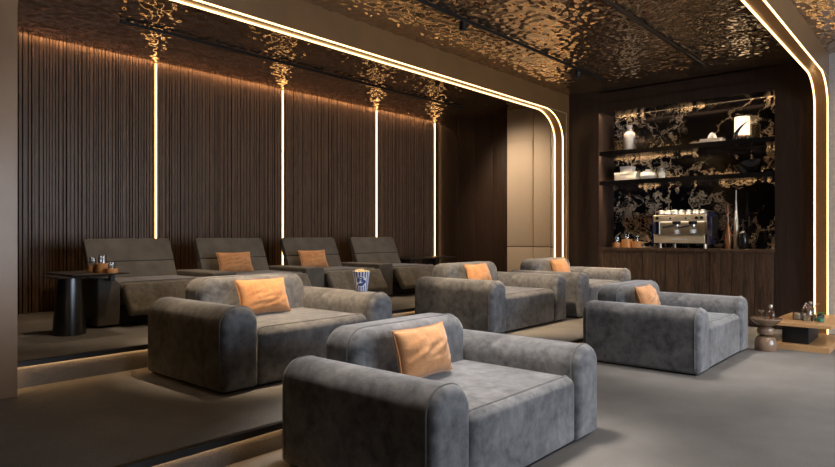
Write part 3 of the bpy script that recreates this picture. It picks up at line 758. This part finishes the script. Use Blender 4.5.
for sy in (-1, 1):
    y0, y1 = (-W2 - 0.035, -W2) if sy < 0 else (W2, W2 + 0.02)
    P = [(-0.012, 0.06), (DP - 0.02, 0.06), (DP, 0.10), (DP, 0.50), (DP - 0.06, 0.53), (0.10, 0.53), (0.02, 0.50), (-0.012, 0.42)]
    MB().prism(P, y0, y1).build('side_panel', 'navy', t)
    if sy < 0: MB().box(0.06, DP - 0.1, y0 - 0.004, y0, 0.14, 0.46, 0.002).build('side_badge', 'gunmetal', t)
rl = MB()
ring = [(0.03, -W2 + 0.02, 0.54), (0.03, W2 - 0.02, 0.54), (DP - 0.03, W2 - 0.02, 0.54), (DP - 0.03, -W2 + 0.02, 0.54)]
rl.tube(ring, 0.006, 8, True)
for x, y, z in ring: rl.tube([(x, y, 0.50), (x, y, 0.54)], 0.006, 8)
rl.build('cup_rail', 'steel', t)
# cups
def cup_mesh(r, h): return [(0, 0), (r * 0.62, 0), (r * 0.66, 0.004), (r, h), (r * 0.94, h), (r * 0.6, 0.008), (0, 0.008)]
def make_cup(r, h, loc, label, group, flip=False, saucer=False):
    c = thing('coffee_cup', label, 'cup', loc, 0, group)
    Fl = Matrix.Translation((0, 0, h)) @ Matrix.Rotation(PI, 4, 'X') if flip else None
    MB().lathe(cup_mesh(r, h), 24, mat=Fl).build('bowl', 'gloss_white', c)
    zc = h * 0.5
    MB().tube([(-0.0, -r * 0.8 - 0.024 * math.sin(PI * i / 6), zc + 0.018 * math.cos(PI * i / 6)) for i in range(7)], 0.004, 6).build('handle', 'gloss_white', c)
    return c
make_cup(0.036, 0.062, (9.375, 3.105, CT + 0.208), 'white cup under the machine spout nearer the candle cups', 'cups under the spouts')
c = make_cup(0.050, 0.056, (9.375, 2.875, CT + 0.222), 'white cup on a saucer under the spout nearer the vases', 'cups under the spouts')
tag(MB().lathe([(0, 0), (0.045, 0), (0.075, 0.012), (0.073, 0.014), (0, 0.006)], 28).build('saucer', 'gloss_white', None, (9.375, 2.875, CT + 0.2085)), 'white saucer under the cup nearer the vases', 'saucer')
ORD = ('first', 'second', 'third', 'fourth', 'fifth', 'sixth', 'seventh')
c0 = None
for k in range(7):
    loc = (9.42, 3.335 - 0.098 * k, CT + 0.5055); lab = 'white upturned cup on the coffee machine, %s from the candle cup end' % ORD[k]
    if c0 is None: c0 = make_cup(0.042, 0.058, loc, lab, 'upturned cups on the coffee machine', True)
    else:
        c = copy_tree(c0); c.location = loc; tag(c, lab)

# ------------------------------------------------------------------ right side: turned side table and oak coffee table
t = thing('round_side_table', 'small turned taupe side table of stacked round forms beside the sofa', 'table', (7.50, 1.545, 0))
MB().lathe([(0, 0), (0.104, 0), (0.110, 0.02), (0.110, 0.07), (0.102, 0.115), (0.085, 0.145), (0.05, 0.156), (0.0, 0.156)], 44).build('dome_foot', 'taupe', t)
MB().lathe([(0, 0.157), (0.05, 0.158), (0.078, 0.178), (0.086, 0.205), (0.078, 0.235), (0.05, 0.256), (0.0, 0.257)], 44).build('ball', 'taupe', t)
MB().lathe([(0, 0.258), (0.045, 0.258), (0.09, 0.275), (0.135, 0.315), (0.155, 0.335), (0.155, 0.345), (0.150, 0.346), (0.0, 0.340)], 48).build('dish_top', 'taupe', t)
t = thing('coupe_glass', 'stemmed coupe glass with a pale drink on the turned side table', 'glass', (7.445, 1.575, 0.342))
MB().lathe([(0, 0), (0.030, 0), (0.030, 0.003), (0.004, 0.008), (0.004, 0.065), (0.020, 0.075), (0.038, 0.095), (0.036, 0.095), (0.018, 0.078), (0.0, 0.07)], 28).build('glass_body', 'glass', t)
MB().lathe([(0, 0.074), (0.018, 0.079), (0.030, 0.089), (0.0, 0.0895)], 24).build('drink', 'white', t)
t = thing('decanter', 'small stoppered glass decanter on the turned side table', 'decanter', (7.535, 1.505, 0.342))
MB().lathe([(0, 0), (0.038, 0), (0.042, 0.01), (0.040, 0.05), (0.028, 0.075), (0.014, 0.085), (0.014, 0.105), (0.020, 0.112)], 28).build('glass_body', 'glass', t)
MB().lathe([(0, 0.003), (0.036, 0.004), (0.038, 0.028), (0, 0.028)], 24).build('drink', 'whiskey', t)
MB().lathe([(0, 0.100), (0.012, 0.104), (0.014, 0.118), (0.020, 0.130), (0.016, 0.145), (0, 0.148)], 20).build('stopper', 'steel', t)
t = thing('coffee_table', 'light oak coffee table of two slabs around a dark core', 'table', (8.225, 1.245, 0))
def oak_slab(x0, x1, y0, y1, z0, z1, bow, n=10):
    mb = MB(); pts = []
    for i in range(n + 1): pts.append((x0 + (x1 - x0) * i / n, y1 + bow * math.sin(PI * i / n)))
    for i in range(n + 1): pts.append((x1 - (x1 - x0) * i / n, y0 - bow * math.sin(PI * i / n)))
    k = len(pts)
    rings = [(z0, 0.0), (z1 - 0.004, 0.0), (z1, 0.004)]
    vs = []
    for z, ins in rings:
        for x, y in pts:
            vs.append((x - math.copysign(ins, x), y - math.copysign(ins, y), z))
    fs = [(r * k + i, r * k + (i + 1) % k, (r + 1) * k + (i + 1) % k, (r + 1) * k + i) for r in range(2) for i in range(k)]
    fs += [tuple(range(k - 1, -1, -1)), tuple(2 * k + i for i in range(k))]
    return mb.add(vs, fs)
oak_slab(-0.56, 0.54, -0.27, 0.27, 0.258, 0.292, 0.03).build('table_top', 'oak', t)
oak_slab(-0.54, 0.52, -0.25, 0.25, 0.0, 0.062, 0.0).build('lower_slab', 'oak', t)
MB().box(-0.44, 0.20, -0.05, 0.20, 0.062, 0.258, 0.004).build('core', 'black', t)
ZT = 0.2925
def jar(name, label, x, y, r, h, mat, extra=None):
    t = thing(name, label, 'jar', (x, y, ZT))
    MB().lathe([(0, 0), (r, 0), (r, h), (r * 0.92, h), (r * 0.9, 0.006), (0, 0.006)], 28).build('glass_body', mat, t)
    return t
t = thing('glass_bottle', 'tall square shouldered clear bottle with open neck on the oak table', 'bottle', (7.98, 1.235, ZT))
MB().lathe([(0, 0), (0.052, 0), (0.055, 0.008), (0.055, 0.125), (0.045, 0.14), (0.026, 0.15), (0.026, 0.19), (0.030, 0.198), (0.024, 0.198), (0.020, 0.145)], 32).build('glass_body', 'glass', t)
MB().lathe([(0, 0.003), (0.050, 0.004), (0.050, 0.05), (0, 0.05)], 28).build('liquid', 'wine', t)
t = thing('glass_bottle', 'slim clear bottle with gold stopper behind the tall bottle', 'bottle', (8.10, 1.225, ZT))
MB().lathe([(0, 0), (0.036, 0), (0.036, 0.12), (0.02, 0.14), (0.012, 0.15), (0.012, 0.175)], 26).build('glass_body', 'glass', t)
MB().lathe([(0, 0.176), (0.016, 0.176), (0.018, 0.2), (0, 0.205)], 18).build('stopper', 'champagne', t)
t = jar('candle_jar', 'white candle in a clear jar at the far corner of the oak table', 8.05, 1.345, 0.045, 0.085, 'glass')
MB().lathe([(0, 0.007), (0.038, 0.007), (0.038, 0.06), (0, 0.06)], 24).build('wax', 'white', t)
t = jar('candle_jar', 'smaller white candle jar next to the tall clear bottle', 8.12, 1.295, 0.036, 0.075, 'glass')
MB().lathe([(0, 0.007), (0.030, 0.007), (0.030, 0.055), (0, 0.055)], 24).build('wax', 'page', t)
t = jar('green_jar', 'low glass jar holding green liquid on the oak table', 7.97, 1.125, 0.048, 0.075, 'glass')
MB().lathe([(0, 0.007), (0.044, 0.007), (0.044, 0.045), (0, 0.045)], 24).build('liquid', 'green', t)
t = thing('plant_pot', 'tiny dark pot with a green sprig behind the green jar', 'plant', (8.16, 1.14, ZT))
MB().lathe([(0, 0), (0.030, 0), (0.036, 0.06), (0.030, 0.06), (0, 0.05)], 22).build('pot', 'black', t)
mb = MB()
for k in range(9):
    a = k * 2.4; mb.tube([(0, 0, 0.05), (0.02 * math.cos(a), 0.02 * math.sin(a), 0.075), (0.04 * math.cos(a), 0.04 * math.sin(a), 0.085)], [0.003, 0.009, 0.002], 6)
mb.build('leaves', 'leaf', t)
t = thing('dried_flower_vase', 'low clear vase of brown dried flowers at the back of the oak table', 'vase', (8.26, 1.245, ZT))
MB().lathe([(0, 0), (0.030, 0), (0.034, 0.07), (0.031, 0.07), (0.027, 0.004)], 22).build('glass_body', 'glass', t)
mb = MB()
for k in range(10):
    a = k * 2.4; rr = 0.05 + 0.06 * rnd.random(); h = 0.13 + 0.04 * rnd.random(); e = (rr * math.cos(a) * 0.5, rr * math.sin(a), h)
    mb.tube([(0, 0, 0.01), (e[0] * 0.4, e[1] * 0.4, h * 0.6), e], 0.002, 5); mb.lathe([(0, -0.012), (0.010, -0.004), (0.011, 0.004), (0, 0.012)], 7, e)
mb.build('dried_flowers', 'twig', t)

# ------------------------------------------------------------------ daylight outside, camera, render look
w = bpy.data.worlds.new('World'); sc.world = w; w.use_nodes = True
bg = w.node_tree.nodes['Background']; bg.inputs['Color'].default_value = (0.79, 0.88, 1.0, 1); bg.inputs['Strength'].default_value = 16.0
cam = bpy.data.cameras.new('Camera'); co = bpy.data.objects.new('Camera', cam); COL.objects.link(co)
co.location = (0, 0, 1.25)
fwd = Vector((0.7552, 0.6555, 0)).normalized()
co.rotation_euler = fwd.to_track_quat('-Z', 'Y').to_euler()
cam.sensor_width = 36; cam.lens = 620.3 / 835 * 36; cam.clip_start = 0.05; cam.clip_end = 60
cam.shift_y = 0.5 / 835
sc.camera = co
sc.view_settings.view_transform = 'Standard'; sc.view_settings.look = 'None'
sc.view_settings.exposure = 0.0; sc.view_settings.gamma = 1.0; sc.view_settings.use_curve_mapping = False
sc.cycles.use_denoising = True
try: sc.cycles.denoiser = 'OPENIMAGEDENOISE'
except Exception: pass
sc.cycles.max_bounces = 8; sc.cycles.transparent_max_bounces = 12; sc.cycles.diffuse_bounces = 4; sc.cycles.glossy_bounces = 4
sc.cycles.caustics_reflective = False; sc.cycles.caustics_refractive = False
